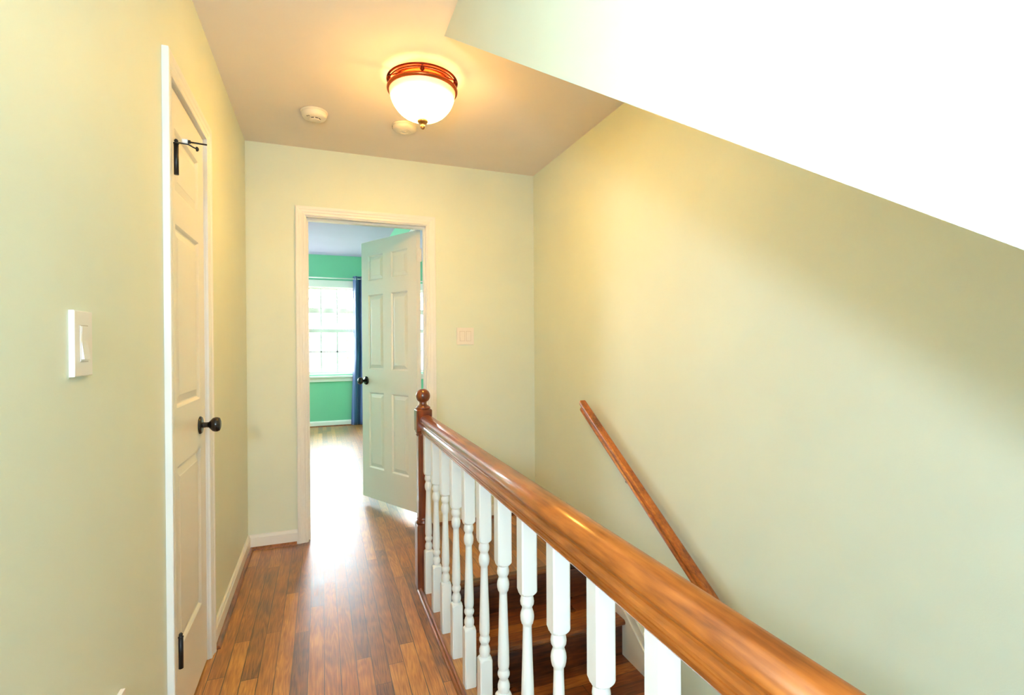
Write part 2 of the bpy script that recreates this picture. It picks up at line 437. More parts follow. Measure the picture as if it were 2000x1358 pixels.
def casing_profile():      # (offset outward from the opening, height off the wall)
    return [(0.0, 0.0), (0.0, 0.010), (0.004, 0.012), (0.010, 0.0125), (0.013, 0.0105), (0.018, 0.0105), (0.022, 0.013),
            (0.034, 0.0145), (0.040, 0.0175), (0.050, 0.0185), (0.056, 0.0175), (0.057, 0.015), (0.057, 0.0)]
def casing(bm, a0, a1, top, place):
    """mitred U-shaped casing around an opening a0..a1 up to top. place(a, z, off) -> point."""
    pr = casing_profile(); rows = []
    for o_, h_ in pr:
        rows.append([bm.verts.new(place(*p, h_)) for p in ((a0 - o_, 0.0), (a0 - o_, top + o_), (a1 + o_, top + o_), (a1 + o_, 0.0))])
    for r0, r1 in zip(rows, rows[1:]):
        for i in range(3):
            bm.faces.new((r0[i], r0[i + 1], r1[i + 1], r1[i]))
    bm.faces.new([r[0] for r in rows]); bm.faces.new([r[3] for r in rows][::-1])

bm = bmesh.new(); casing(bm, DX0, DX1, DTOP, lambda a, z, o_: (a, YF - o_, z))
struct('trim_3', bm, M['trim'])                                  # casing of the bedroom doorway
bm = bmesh.new(); casing(bm, CY0, CY1, CTOP, lambda a, z, o_: (XL + o_, a, z))
struct('trim_4', bm, M['trim'])                                  # casing of the closet door
# jamb of the bedroom doorway, with stops
bm = bmesh.new()
J = 0.006
add_box(bm, DX0 - 0.01, DX0 + J, YF - 0.002, YW + 0.012, 0, DTOP - J); add_box(bm, DX1 - J, DX1 + 0.01, YF - 0.002, YW + 0.012, 0, DTOP - J)
add_box(bm, DX0 - 0.01, DX1 + 0.01, YF - 0.002, YW + 0.012, DTOP - J, DTOP + 0.01)
add_box(bm, DX0 + J, DX0 + J + 0.010, YF + 0.035, YF + 0.07, 0, DTOP - J - 0.01)
add_box(bm, DX1 - J - 0.010, DX1 - J, YF + 0.035, YF + 0.07, 0, DTOP - J - 0.01)
add_box(bm, DX0 + J, DX1 - J, YF + 0.035, YF + 0.07, DTOP - J - 0.012, DTOP - J)
struct('trim_5', bm, M['trim'])
# jamb of the closet
bm = bmesh.new()
add_box(bm, XL - 0.12, XL + 0.002, CY0 - 0.012, CY0 + 0.003, 0, CTOP); add_box(bm, XL - 0.12, XL + 0.002, CY1 - 0.003, CY1 + 0.012, 0, CTOP)
add_box(bm, XL - 0.12, XL + 0.002, CY0 - 0.012, CY1 + 0.012, CTOP - 0.003, CTOP + 0.012)
struct('trim_6', bm, M['trim'])

# moulded edge of the stairwell opening that the balusters stand behind
bm = bmesh.new()
ye = 2.497
add_prism(bm, [(0.434, 0.0), (0.436, 0.006), (0.440, 0.009), (0.443, 0.009), (0.446, 0.0065), (0.449, 0.011), (0.454, 0.013), (0.458, 0.012), (0.461, 0.009), (0.463, 0.0)], 1, yb, ye)
add_prism(bm, [(0.509, 0.002), (0.530, 0.002), (0.534, -0.006), (0.534, -0.016), (0.528, -0.022), (0.512, -0.022), (0.512, -0.24), (0.509, -0.24)], 1, yb, YR0 + 0.02)
struct('trim_7', bm, M['shoe'])

# stair skirt board on the right wall with its moulding
ztop = lambda y: 0.167 + SL * (y - 2.592)
bm = bmesh.new()
SX = XR - 0.018
yend = -1.6
add_prism(bm, [(2.592, 0.10), (2.592, -0.30), (yend, ztop(yend) - 0.67), (yend, ztop(yend) - 0.055), (2.50, ztop(2.50) - 0.055)], 0, SX, XR)
add_prism(bm, [(2.592, 0.10), (2.592, 0.167), (yend, ztop(yend)), (yend, ztop(yend) - 0.055), (2.50, ztop(2.50) - 0.055)], 0, XR - 0.010, XR)
struct('trim_8', bm, M['trim'])

# ------------------------------------------------------------------ stairs
st = thing('staircase', 'dark oak staircase going down behind the white balusters, with bullnosed treads', 'staircase', (0.96, YR0, 0))
st_m = Matrix.Translation((-0.96, -YR0, 0))
def lobj(name, bm, m, parent, T_):
    bmesh.ops.transform(bm, matrix=T_, verts=bm.verts); return obj(name, bm, m, parent)
def nosing(y, z, d, t=0.027):
    """tread outline in (y,z) with a rounded front at y going back d"""
    pts = [(y + d, z), (y + d, z - t)]
    r = t / 2
    pts += [(y + r - r * math.sin(a), z - r - r * math.cos(a)) for a in [i * PI / 6 for i in range(7)]]
    return pts
x0s, x1s = 0.534, SX
# nosing board at the landing edge
lobj('nosing', prism(nosing(YR0 - 0.03, 0.001, 0.052), 0, x0s - 0.02, x1s + 0.008), M['tread'], st, st_m)
nst = 13
for i in range(nst):
    yr = YR0 - RUN * i                       # front face of riser i
    zt = -RISE * i
    lobj('riser', box(x0s - 0.02, x1s, yr, yr + 0.018, zt - RISE, zt - 0.027), M['riser'], st, st_m)
    if i < nst - 1:
        lobj('tread', prism(nosing(yr - RUN - 0.03, zt - RISE, RUN + 0.03), 0, x0s - 0.02, x1s), M['tread'], st, st_m)

# ------------------------------------------------------------------ railing at the stairwell
XB, YB1, SB = 0.489, 2.470, 0.183
rl = thing('stair_railing', 'stair railing with white turned balusters, brown handrail and ball-topped newel post', 'railing', (XB, 2.537, 0))
def rel(bm, o): bmesh.ops.transform(bm, matrix=Matrix.Translation(-Vector(o)), verts=bm.verts); return bm
RO = (XB, 2.537, 0)
# handrail
prof = [(0.026, 0.785), (0.0285, 0.789), (0.0285, 0.794), (0.0250, 0.7965), (0.0305, 0.799), (0.0305, 0.804), (0.0268, 0.8065), (0.0325, 0.809), (0.0325, 0.815),
        (0.0285, 0.819), (0.0262, 0.825), (0.0268, 0.831), (0.0310, 0.836), (0.0345, 0.842), (0.0352, 0.848), (0.0335, 0.856), (0.0285, 0.864),
        (0.0205, 0.870), (0.0105, 0.8735), (0.0, 0.8745)]
outl = [(XB - a, z) for a, z in prof] + [(XB + a, z) for a, z in prof[::-1][1:]]
bm = prism(outl, 1, yb + 0.0, 2.499)
hr = obj('handrail', rel(bm, RO), M['rail'], rl)
for p in hr.data.polygons:
    if abs(p.normal.y) < 0.5 and max((hr.data.vertices[v].co.z for v in p.vertices)) > 0.843: p.use_smooth = True

# newel post
NX, NY = 0.4785, 2.537
bm = bmesh.new()
def sq(bm, hw, z0, z1, bev): add_box(bm, NX - hw, NX + hw, NY - hw, NY + hw, z0, z1, bev)
sq(bm, 0.0395, 0.0, 0.325, 0.004)
sq(bm, 0.0395, 0.790, 0.903, 0.006)
sq(bm, 0.030, 0.32, 0.80, 0.006)
tm = Matrix.Translation((NX, NY, 0))
add_lathe(bm, [(0.030, 0.320), (0.038, 0.325), (0.040, 0.331), (0.036, 0.338), (0.033, 0.342), (0.036, 0.348), (0.033, 0.354), (0.030, 0.36)], 32, tm)
add_lathe(bm, [(0.030, 0.762), (0.034, 0.768), (0.037, 0.774), (0.034, 0.779), (0.036, 0.785), (0.040, 0.790)], 32, tm)
nw = obj('newel_post', rel(bm, RO), M['newel'], rl); nw['label'] = 'dark stained square newel post'
bm = bmesh.new()
fin = [(0.034, 0.902), (0.0365, 0.906), (0.0365, 0.911), (0.030, 0.917), (0.021, 0.924), (0.018, 0.930), (0.019, 0.936)]
rb = 0.036; zc = 0.969
fin += [(rb * math.cos(a), zc + rb * math.sin(a)) for a in [(-60 + 150 * i / 18) * PI / 180 for i in range(19)]]
add_lathe(bm, fin, 40, tm)
obj('newel_ball', rel(bm, RO), M['newel'], nw)

# one baluster
def baluster_mesh():
    bm = bmesh.new(); w = 0.021
    def chamf_block(z0, z1, top, bot):
        # square block whose end runs out in a lamb's-tongue chamfer to the round neck
        n = 8
        zs = []
        if bot: zs += [(z0 - 0.013 + 0.013 * k / 4, 0.013 + (w - 0.013) * (k / 4) ** 0.6) for k in range(4)]
        zs += [(z0, w), (z1, w)]
        if top: zs += [(z1 + 0.013 * k / 4, 0.013 + (w - 0.013) * ((4 - k) / 4) ** 0.6) for k in range(1, 5)]
        rings = []
        seg = 32
        for z, r in zs:
            ring = []
            for i in range(seg):
                a = 2 * PI * (i + 0.5) / seg
                c, s = math.cos(a), math.sin(a)
                # intersection of the square of half width w with a circle growing towards the block
                rs = w / max(abs(c), abs(s)); rc = r * (1.36 if r > 0.0205 else 1.05 + 0.31 * (r - 0.013) / (w - 0.013))
                q = min(rs, rc)
                q = min(q, w * 1.385)
                ring.append(bm.verts.new((q * c, q * s, z)))
            rings.append(ring)
        for a, b in zip(rings, rings[1:]):
            for i in range(seg): bm.faces.new((a[i], a[(i + 1) % seg], b[(i + 1) % seg], b[i]))
        bm.faces.new(rings[0][::-1]); bm.faces.new(rings[-1])
    chamf_block(0.0, 0.200, True, False)
    chamf_block(0.594, 0.787, False, True)
    p = [(0.013, 0.205), (0.0145, 0.213), (0.0165, 0.217), (0.0180, 0.226), (0.0178, 0.234), (0.0150, 0.243), (0.0125, 0.2485), (0.0125, 0.2515),
         (0.0150, 0.256), (0.0178, 0.263), (0.0178, 0.269), (0.0150, 0.277), (0.0140, 0.280), (0.0158, 0.284), (0.0168, 0.292), (0.0170, 0.302), (0.0166, 0.325),
         (0.0155, 0.365), (0.0140, 0.410), (0.0127, 0.455), (0.0118, 0.485), (0.0115, 0.500), (0.0120, 0.505), (0.0150, 0.509), (0.0172, 0.518), (0.0180, 0.527),
         (0.0170, 0.536), (0.0140, 0.545), (0.0128, 0.549), (0.0140, 0.5525), (0.0172, 0.558), (0.0180, 0.565), (0.0172, 0.572), (0.0155, 0.578), (0.0140, 0.586)]
    add_lathe(bm, p, 28)
    return bm
bal = obj('baluster', baluster_mesh(), M['baluster'], rl)
bal.location = (0, YB1 - 2.537, 0.0)
n_bal = 15
for k in range(1, n_bal):
    c = bal.copy(); C.objects.link(c); c.parent = rl; c.location = (0, YB1 - k * SB - 2.537, 0)

# ------------------------------------------------------------------ wall handrail
ya, za = 2.560, 0.902
yz = -0.9
def rail_line(y): return za + SL * 0.955 * (y - ya)
wr = thing('wall_handrail', 'brown wooden handrail fixed to the yellow right wall, sloping down with the stairs', 'handrail', (XR, ya, 0.88))
pr = [(-0.016, -0.060), (-0.018, -0.056), (-0.018, -0.048), (-0.013, -0.043), (-0.011, -0.036), (-0.014, -0.029), (-0.021, -0.024), (-0.0225, -0.014), (-0.0205, -0.005), (-0.014, 0.0),
      (0.014, 0.0), (0.0205, -0.005), (0.0225, -0.014), (0.021, -0.024), (0.014, -0.029), (0.011, -0.036), (0.013, -0.043), (0.018, -0.048), (0.018, -0.056), (0.016, -0.060)]
xc = 1.408
bm = bmesh.new()
v0 = [bm.verts.new((xc + a, ya, rail_line(ya) + b)) for a, b in pr]; v1 = [bm.verts.new((xc + a, yz, rail_line(yz) + b)) for a, b in pr]
bm.faces.new(v0); bm.faces.new(v1[::-1])
for i in range(len(pr)): bm.faces.new((v0[i], v1[i], v1[(i + 1) % len(pr)], v0[(i + 1) % len(pr)]))
obj('rail', rel(bm, wr.location), M['wall_rail'], wr)
for yk in (2.12, 0.9, -0.4):
    bm = bmesh.new(); z = rail_line(yk) - 0.06
    add_tube(bm, [(XR, yk, z - 0.035), (XR - 0.03, yk, z - 0.04), (xc, yk, z - 0.02), (xc, yk, z + 0.005)], 0.006)
    add_lathe(bm, [(0.018, 0), (0.018, 0.004), (0.008, 0.008)], 20, Matrix.Translation((XR, yk, z - 0.035)) @ Matrix.Rotation(-PI / 2, 4, 'Y'))
    obj('bracket', rel(bm, wr.location), M['bronze'], wr)

# ------------------------------------------------------------------ panelled doors
def panel_door(width, z0, z1, panels, t=0.035):
    """local: x 0..width, visible face at y=0, thickness towards +y."""
    bm = bmesh.new()
    d = 0.010
    add_box(bm, 0.002, width - 0.002, d, t - d, z0 + 0.002, z1 - 0.002)
    xs = sorted({0.0, width} | {p[0] for p in panels} | {p[1] for p in panels})
    zs = sorted({z0, z1} | {p[2] for p in panels} | {p[3] for p in panels})
    def inside(x, z): return any(p[0] < x < p[1] and p[2] < z < p[3] for p in panels)
    for side in (0, 1):
        Y = (lambda v: v) if side == 0 else (lambda v: t - v)
        for i in range(len(xs) - 1):
            for j in range(len(zs) - 1):
                if inside((xs[i] + xs[i + 1]) / 2, (zs[j] + zs[j + 1]) / 2): continue
                bm.faces.new([bm.verts.new((x, Y(0), z)) for x, z in ((xs[i], zs[j]), (xs[i + 1], zs[j]), (xs[i + 1], zs[j + 1]), (xs[i], zs[j + 1]))])
        for (a, b, c, e) in panels:
            rings = []
            for ins, dep in ((0, 0), (0.004, 0.003), (0.009, 0.009), (0.013, 0.010), (0.036, 0.0035), (0.038, 0.002)):
                rings.append([bm.verts.new((x, Y(dep), z)) for x, z in ((a + ins, c + ins), (b - ins, c + ins), (b - ins, e - ins), (a + ins, e - ins))])
            for r0, r1 in zip(rings, rings[1:]):
                for i in range(4): bm.faces.new((r0[i], r0[(i + 1) % 4], r1[(i + 1) % 4], r1[i]))
            bm.faces.new(rings[-1])
    # edges
    for x in (0, width): bm.faces.new([bm.verts.new(p) for p in ((x, 0, z0), (x, t, z0), (x, t, z1), (x, 0, z1))])
    for z in (z0, z1): bm.faces.new([bm.verts.new(p) for p in ((0, 0, z), (width, 0, z), (width, t, z), (0, t, z))])
    bmesh.ops.remove_doubles(bm, verts=bm.verts, dist=1e-5)
    return bm

def knob(parent, x, z, y=0.0, mat=None):
    """round knob on a rosette; axis towards -y in the door's frame"""
    k = bmesh.new()
    prof = [(0.011, 0.004), (0.0105, 0.012), (0.0095, 0.022), (0.0110, 0.030), (0.0180, 0.036), (0.0250, 0.043), (0.0275, 0.051), (0.0272, 0.058), (0.0240, 0.065), (0.0150, 0.0685), (0.0, 0.0695)]
    mt = Matrix.Translation((x, y, z)) @ Matrix.Rotation(PI / 2, 4, 'X')
    add_lathe(k, prof, 32, mt)
    ko = obj('door_knob', k, M['bronze'], parent)
    r = bmesh.new(); add_lathe(r, [(0.033, 0.0), (0.033, 0.003), (0.029, 0.008), (0.020, 0.0095), (0.012, 0.011)], 32, mt)
    obj('rosette', r, M['bronze'], ko)
    return ko

# open bedroom door: hinge end of the hall-side face at (0.621, 3.503), free edge near (0.296, 4.098)
ang = math.atan2(0.878, -0.479)
# local +x runs towards the free edge; visible face must look towards the camera (local y=0, thickness to +y would be wrong side, so mirror in x)
Wd = 0.678
d2 = struct_empty('door_2', (0.621, 3.503, 0), ang)
off = 0.06
cols = [(0.162 - off, 0.358 - off), (0.457 - off, 0.650 - off)]
rows_ = [(1.725, 1.920), (1.042, 1.617), (0.285, 0.868)]
bmd = panel_door(Wd, 0.050, 2.030, [(a, b, c, e) for a, b in cols for c, e in rows_])
bmesh.ops.transform(bmd, matrix=Matrix.Scale(-1, 4, (0, 1, 0)), verts=bmd.verts)    # thickness away from the hall
d2_slab = obj('door_leaf', bmd, M['door'], d2)
kn = bmesh.new()
def knob_m(parent, mt):
    k = bmesh.new()
    prof = [(0.011, 0.004), (0.0105, 0.012), (0.0095, 0.022), (0.0110, 0.030), (0.0180, 0.036), (0.0250, 0.043), (0.0275, 0.051), (0.0272, 0.058), (0.0240, 0.065), (0.0150, 0.0685), (0.0, 0.0695)]
    add_lathe(k, prof, 32, mt); ko = obj('door_knob', k, M['bronze'], parent)
    r = bmesh.new(); add_lathe(r, [(0.033, 0.0), (0.033, 0.003), (0.029, 0.008), (0.020, 0.0095), (0.012, 0.011)], 32, mt)
    obj('rosette', r, M['bronze'], ko); return ko
kn.free()
knob_m(d2, Matrix.Translation((Wd - 0.055, 0.0, 0.955)) @ Matrix.Rotation(-PI / 2, 4, 'X'))
knob_m(d2, Matrix.Translation((Wd - 0.055, -0.035, 0.955)) @ Matrix.Rotation(PI / 2, 4, 'X'))
for z in (1.86, 0.25):
    h = bmesh.new(); add_lathe(h, [(0.006, z - 0.045), (0.006, z + 0.045)], 12, Matrix.Translation((-0.004, -0.036, 0)))
    add_box(h, -0.004, 0.0, -0.035, -0.005, z - 0.045, z + 0.045)
    obj('hinge', h, M['trim'], d2)

# closed closet door in the left wall, hinged at its near side
d1 = struct_empty('door_1', (XL - 0.004, 0, 0), 0)
bmd = panel_door(0.490, 0.006, 2.028, [(0.085, 0.403, c, e) for c, e in ((1.716, 1.913), (1.032, 1.612), (0.263, 0.846))])
# local x -> world y, visible face (y=0) towards +x
mt = Matrix(((0, -1, 0, 0), (1, 0, 0, 1.761), (0, 0, 1, 0), (0, 0, 0, 1)))
bmesh.ops.transform(bmd, matrix=mt, verts=bmd.verts)
obj('door_leaf', bmd, M['door'], d1)
kno = knob_m(d1, Matrix.Translation((0.0, 2.158, 0.932)) @ Matrix.Rotation(PI / 2, 4, 'Y'))
for z in (1.786, 0.305):
    h = bmesh.new()
    kx = 0.025
    add_lathe(h, [(0.0065, z - 0.046), (0.0065, z + 0.046)], 16, Matrix.Translation((kx, 1.757, 0)))
    add_lathe(h, [(0.0075, z + 0.046), (0.0075, z + 0.049), (0.004, z + 0.052), (0.006, z + 0.055), (0.003, z + 0.060)], 16, Matrix.Translation((kx, 1.757, 0)))
    add_box(h, 0.0, 0.0015, 1.757, 1.788, z - 0.046, z + 0.046)
    ho = obj('hinge', h, M['black_metal'], d1)
    if z > 1:
        s = bmesh.new(); zz = z + 0.050
        add_tube(s, [(kx, 1.757, zz), (kx + 0.018, 1.759, zz), (kx + 0.030, 1.761, zz), (kx + 0.042, 1.763, zz - 0.006), (kx + 0.052, 1.765, zz - 0.010)], 0.0022)
        add_lathe(s, [(0.007, 0), (0.007, 0.004), (0.003, 0.007)], 16, Matrix.Translation((kx + 0.050, 1.765, zz - 0.010)) @ Matrix.Rotation(PI / 2, 4, 'Y'))
        add_tube(s, [(kx + 0.030, 1.762, zz + 0.008), (kx + 0.036, 1.763, zz + 0.008)], 0.0055)
        add_tube(s, [(kx + 0.034, 1.763, zz + 0.008), (kx + 0.078, 1.770, zz + 0.008)], 0.0025)
        so = obj('door_stop', s, M['black_metal'], ho)
        s = bmesh.new(); add_lathe(s, [(0.007, 0), (0.0075, 0.004), (0.0075, 0.012), (0.007, 0.015)], 16, Matrix.Translation((kx + 0.015, 1.761, zz + 0.008)) @ Matrix.Rotation(PI / 2, 4, 'Y'))
        rt_ = obj('rubber_bumper', s, M['white_rubber'], d1); rt_['label'] = 'white rubber bumper of the door stop'

# ------------------------------------------------------------------ switches and outlet
def plate_on_wall(name, label, cat, origin, frame, w, h, rockers, group=None):
    """frame: matrix mapping local (u right, v out of the wall, z up)"""
    t = thing(name, label, cat, origin)
    def place(bm): bmesh.ops.transform(bm, matrix=frame, verts=bm.verts); return bm
    b = bmesh.new()
    th = 0.0085
    add_prism(b, [(-w / 2, -h / 2), (w / 2, -h / 2), (w / 2, h / 2), (-w / 2, h / 2)], 1, 0, th)
    es = [e for e in b.edges if all(abs(v.co.y - th) < 1e-6 for v in e.verts)]
    bmesh.ops.bevel(b, geom=es, offset=0.0015, segments=2, profile=0.5, affect='EDGES')
    obj('cover_plate', place(b), M['plastic'], t)
    for u in rockers:
        fr = bmesh.new(); add_box(fr, u - 0.0175, u + 0.0175, th - 0.002, th + 0.0004, -0.034, 0.034)
        fo = obj('rocker_frame', place(fr), M['shadow_gap'], t)
        r = bmesh.new()
        add_box(r, u - 0.0165, u + 0.0165, th - 0.002, th + 0.0012, -0.033, 0.033)
        pts = [(th, -0.029), (th + 0.0055, -0.029), (th + 0.0012, 0.006), (th + 0.0022, 0.031), (th, 0.031)]
        vv = add_prism(r, [(a, b_) for a, b_ in pts], 0, u - 0.0125, u + 0.0125)
        obj('rocker', place(r), M['plastic'], t)
    return t
ident = Matrix.Identity(4)
far_frame = Matrix.Rotation(PI, 4, 'Z')                          # out of the wall towards -y
left_frame = Matrix.Rotation(-PI / 2, 4, 'Z')                    # out of the wall towards +x
plate_on_wall('light_switch', 'white single rocker light switch on the left wall, before the closet door', 'light switch', (XL, 1.157, 1.2315), left_frame, 0.075, 0.121, [0.0])
plate_on_wall('light_switch', 'ivory double rocker light switch on the far wall, right of the doorway', 'light switch', (0.935, YF, 1.288), far_frame, 0.122, 0.118, [-0.023, 0.023])
t = thing('wall_outlet', 'white outlet low on the left wall, cut off by the bottom edge', 'outlet', (XL, 1.31, 0.405))
b = bmesh.new(); add_prism(b, [(-0.036, -0.060), (0.036, -0.060), (0.036, 0.060), (-0.036, 0.060)], 1, 0, 0.009)
bmesh.ops.transform(b, matrix=left_frame, verts=b.verts); obj('cover_plate', b, M['plastic'], t)
for zz in (-0.02, 0.02):
    b = bmesh.new(); add_lathe(b, [(0.016, 0.008), (0.016, 0.0105)], 24, Matrix.Translation((0, 0, zz)) @ Matrix.Rotation(PI / 2, 4, 'Y')); obj('socket', b, M['plastic'], t)

# ------------------------------------------------------------------ ceiling fittings
LX, LY = 0.443, 2.308
lt = thing('ceiling_light', 'lit flush ceiling light, frosted glass bowl in a copper ring', 'ceiling light', (LX, LY, H))
bm = bmesh.new()
add_lathe(bm, [(0.02, 0.0), (0.120, 0.0), (0.124, -0.006), (0.120, -0.024), (0.105, -0.030), (0.02, -0.030)], 64)
obj('ceiling_pan', bm, M['copper'], lt)
bm = bmesh.new(); add_torus(bm, 0.157, 0.0055, -0.024, sz=0.8); add_torus(bm, 0.150, 0.003, -0.033)
obj('upper_ring', bm, M['dark_copper'], lt)
bm = bmesh.new()
add_lathe(bm, [(0.158, -0.056), (0.161, -0.060), (0.161, -0.066), (0.157, -0.072), (0.151, -0.073), (0.149, -0.068), (0.152, -0.058), (0.158, -0.056)], 64, cap=False)
obj('lower_ring', bm, M['copper'], lt)
for k in range(5):
    a = math.radians(-101 + 72 * k)
    bm = bmesh.new(); r = 0.0100
    px, py = 0.155 * math.cos(a), 0.155 * math.sin(a)
    add_lathe(bm, [(r * math.cos(b_), -0.044 + r * 1.3 * math.sin(b_)) for b_ in [-PI / 2 + PI * i / 12 for i in range(13)]], 16, Matrix.Translation((px, py, 0)))
    obj('spacer_ball', bm, M['dark_copper'], lt)
    bm = bmesh.new(); add_tube(bm, [(0.11 * math.cos(a), 0.11 * math.sin(a), -0.012), (px, py, -0.028)], 0.004, 8)
    obj('arm', bm, M['dark_copper'], lt)
bm = bmesh.new()
bp_ = []
for i in range(15):
    a = (PI / 2) * i / 14
    bp_.append((0.150 * math.cos(a) ** 0.85 if i < 14 else 0.004, -0.070 - 0.129 * math.sin(a) ** 1.15))
inner = [(max(r_ - 0.004, 0.003), z_ + 0.003) for r_, z_ in bp_[::-1]]
add_lathe(bm, bp_ + inner, 64, cap=False)
gb = obj('glass_bowl', bm, M['lamp_glass'], lt)
gb.data.materials.append(M['lamp_inner'])
for p in gb.data.polygons:                                       # inner face of the bowl
    n_ = p.center.copy(); n_.z = 0
    i_ = p.index // 64
    if i_ >= 14: p.material_index = 1
bm = bmesh.new()
add_lathe(bm, [(0.016, -0.194), (0.023, -0.197), (0.0245, -0.202), (0.0245, -0.207), (0.021, -0.212), (0.013, -0.216), (0.0075, -0.219), (0.0100, -0.224), (0.0110, -0.230), (0.0085, -0.237), (0.004, -0.241), (0.0, -0.242)], 32)
obj('finial', bm, M['brass'], lt)
# the lamp's own light: two bulbs inside the bowl, shining up through the open rim and out through the glass
for dx in (-0.05, 0.05):
    l = bpy.data.lights.new('bulb', 'POINT'); l.energy = 2.0; l.color = (1.0, 0.56, 0.2); l.shadow_soft_size = 0.03
    o = bpy.data.objects.new('bulb_light', l); C.objects.link(o); o.parent = lt; o.location = (dx, 0, -0.085)

def detector(loc, label, r, h, style):
    t = thing('smoke_detector', label, 'smoke detector', loc)
    bm = bmesh.new(); add_lathe(bm, [(r, 0.0), (r + 0.001, -0.004), (r, -0.009), (r - 0.006, -0.010)], 48); obj('mounting_base', bm, M['detector'], t)
    bm = bmesh.new()
    add_lathe(bm, [(r - 0.004, -0.006), (r - 0.003, -0.012), (r - 0.005, -h * 0.62), (r - 0.011, -h * 0.82), (r - 0.022, -h * 0.93), (r - 0.034, -h), (0.0, -h - 0.001)], 48)
    obj('housing', bm, M['detector'], t)
    if style == 0:
        bm = bmesh.new(); add_lathe(bm, [(0.029, -h + 0.004), (0.029, -h - 0.006), (0.026, -h - 0.009), (0.0, -h - 0.0095)], 32, Matrix.Translation((0.004, -0.006, 0)))
        obj('sensor_cap', bm, M['detector'], t)
        for a in (-115, -75, -40):
            bm = bmesh.new(); a = math.radians(a)
            mt = Matrix.Translation((0.004, -0.006, -h - 0.003)) @ Matrix.Rotation(a, 4, 'Z')
            vs = add_box(bm, 0.0275, 0.0300, -0.007, 0.007, -0.0018, 0.0022); bmesh.ops.transform(bm, matrix=mt, verts=vs)
            obj('vent_slot', bm, M['dark_slot'], t)
        for px, py in ((-0.034, -0.030), (-0.026, -0.036)):
            bm = bmesh.new(); add_lathe(bm, [(0.0022, 0.003), (0.0022, -0.002)], 10, Matrix.Translation((px, py, -h * 0.93))); obj('indicator_hole', bm, M['dark_slot'], t)
    else:
        for rr in (0.040, 0.030, 0.020):
            bm = bmesh.new(); add_torus(bm, rr, 0.0016, -h - 0.0005 + (0.003 if rr == 0.04 else 0)); obj('ridge', bm, M['detector'], t)
        bm = bmesh.new(); add_lathe(bm, [(0.011, -h + 0.002), (0.011, -h - 0.003), (0.0, -h - 0.0035)], 24); obj('test_button', bm, M['detector'], t)
        bm = bmesh.new(); vs = add_box(bm, -0.018, 0.018, -0.0012, 0.0012, -0.0145, -0.0125); bmesh.ops.transform(bm, matrix=Matrix.Rotation(math.radians(-100), 4, 'Z') @ Matrix.Translation((0, -(r - 0.0035), 0)), verts=vs)
        obj('vent_slot', bm, M['dark_slot'], t)
    return t
detector((-0.028, 2.845, H), 'cream smoke detector alone on the ceiling, left of the lamp', 0.066, 0.042, 0)
detector((0.445, 2.853, H), 'flat cream smoke detector with concentric ridges, partly hidden behind the lit lamp', 0.070, 0.034, 1)

# ------------------------------------------------------------------ bedroom windows
def window(name, dx):
    w = struct_empty(name, (dx, YB, 0))
    x0, x1, z0, z1 = WX0, WX1, WZB, WZT
    b = bmesh.new()                                              # frame lining
    add_box(b, x0, x0 + 0.012, 0.0, 0.16, z0, z1); add_box(b, x1 - 0.012, x1, 0.0, 0.16, z0, z1)
    add_box(b, x0, x1, 0.0, 0.16, z1 - 0.012, z1); add_box(b, x0, x1, 0.0, 0.16, z0, z0 + 0.012)
    obj('window_frame', b, M['trim'], w)
    b = bmesh.new()
    add_box(b, x0 - 0.065, x0 + 0.003, -0.018, 0, z0 - 0.02, z1 + 0.0, 0.003); add_box(b, x1 - 0.003, x1 + 0.065, -0.018, 0, z0 - 0.02, z1 + 0.0, 0.003)
    add_box(b, x0 - 0.065, x1 + 0.065, -0.020, 0, z1 - 0.003, z1 + 0.10, 0.003)
    obj('casing', b, M['trim'], w)
    b = bmesh.new(); add_box(b, x0 - 0.08, x1 + 0.08, -0.050, 0.03, z0 - 0.045, z0 - 0.018, 0.004); obj('stool', b, M['trim'], w)
    b = bmesh.new(); add_box(b, x0 - 0.065, x1 + 0.065, -0.018, 0, z0 - 0.108, z0 - 0.045, 0.003); obj('apron', b, M['trim'], w)
    pw = (x1 - x0 - 0.024 - 0.05 * 1) / 3
    def sash(nm, za_, zb_, y, bot, top, rows):
        b = bmesh.new(); s = 0.014
        xa, xb = x0 + 0.012, x1 - 0.012
        add_box(b, xa, xa + s, y, y + 0.03, za_, zb_); add_box(b, xb - s, xb, y, y + 0.03, za_, zb_)
        add_box(b, xa, xb, y, y + 0.03, za_, za_ + bot); add_box(b, xa, xb, y, y + 0.03, zb_ - top, zb_)
        for k in (1, 2):
            xm = -0.241 + 0.2325 * k; add_box(b, xm - 0.0105, xm + 0.0105, y + 0.006, y + 0.024, za_ + bot, zb_ - top)
        for zr in rows: add_box(b, xa, xb, y + 0.006, y + 0.024, zr - 0.009, zr + 0.009)
        so = obj(nm, b, M['trim'], w)
        b = bmesh.new(); add_box(b, xa + s, xb - s, y + 0.013, y + 0.017, za_ + bot, zb_ - top); obj('glass_pane', b, M['glass'], so)
    sash('lower_sash', z0 + 0.012, 1.487, 0.03, 0.035, 0.052, [1.139])
    sash('upper_sash', 1.431, z1 - 0.012, 0.075, 0.040, 0.022, [])
    b = bmesh.new(); add_box(b, x0 + 0.012, x1 - 0.012, 0.125, 0.15, 1.735, 1.815); add_box(b, x0 + 0.012, x0 + 0.03, 0.125, 0.15, z0 + .012, z1 - .012); add_box(b, x1 - 0.03, x1 - 0.012, 0.125, 0.15, z0 + .012, z1 - .012)
    obj('storm_frame', b, M['trim'], w)
    return w
window('window_1', 0.0)
window('unseen_window', -W2)  # out of view, added to let more daylight into the bedroom

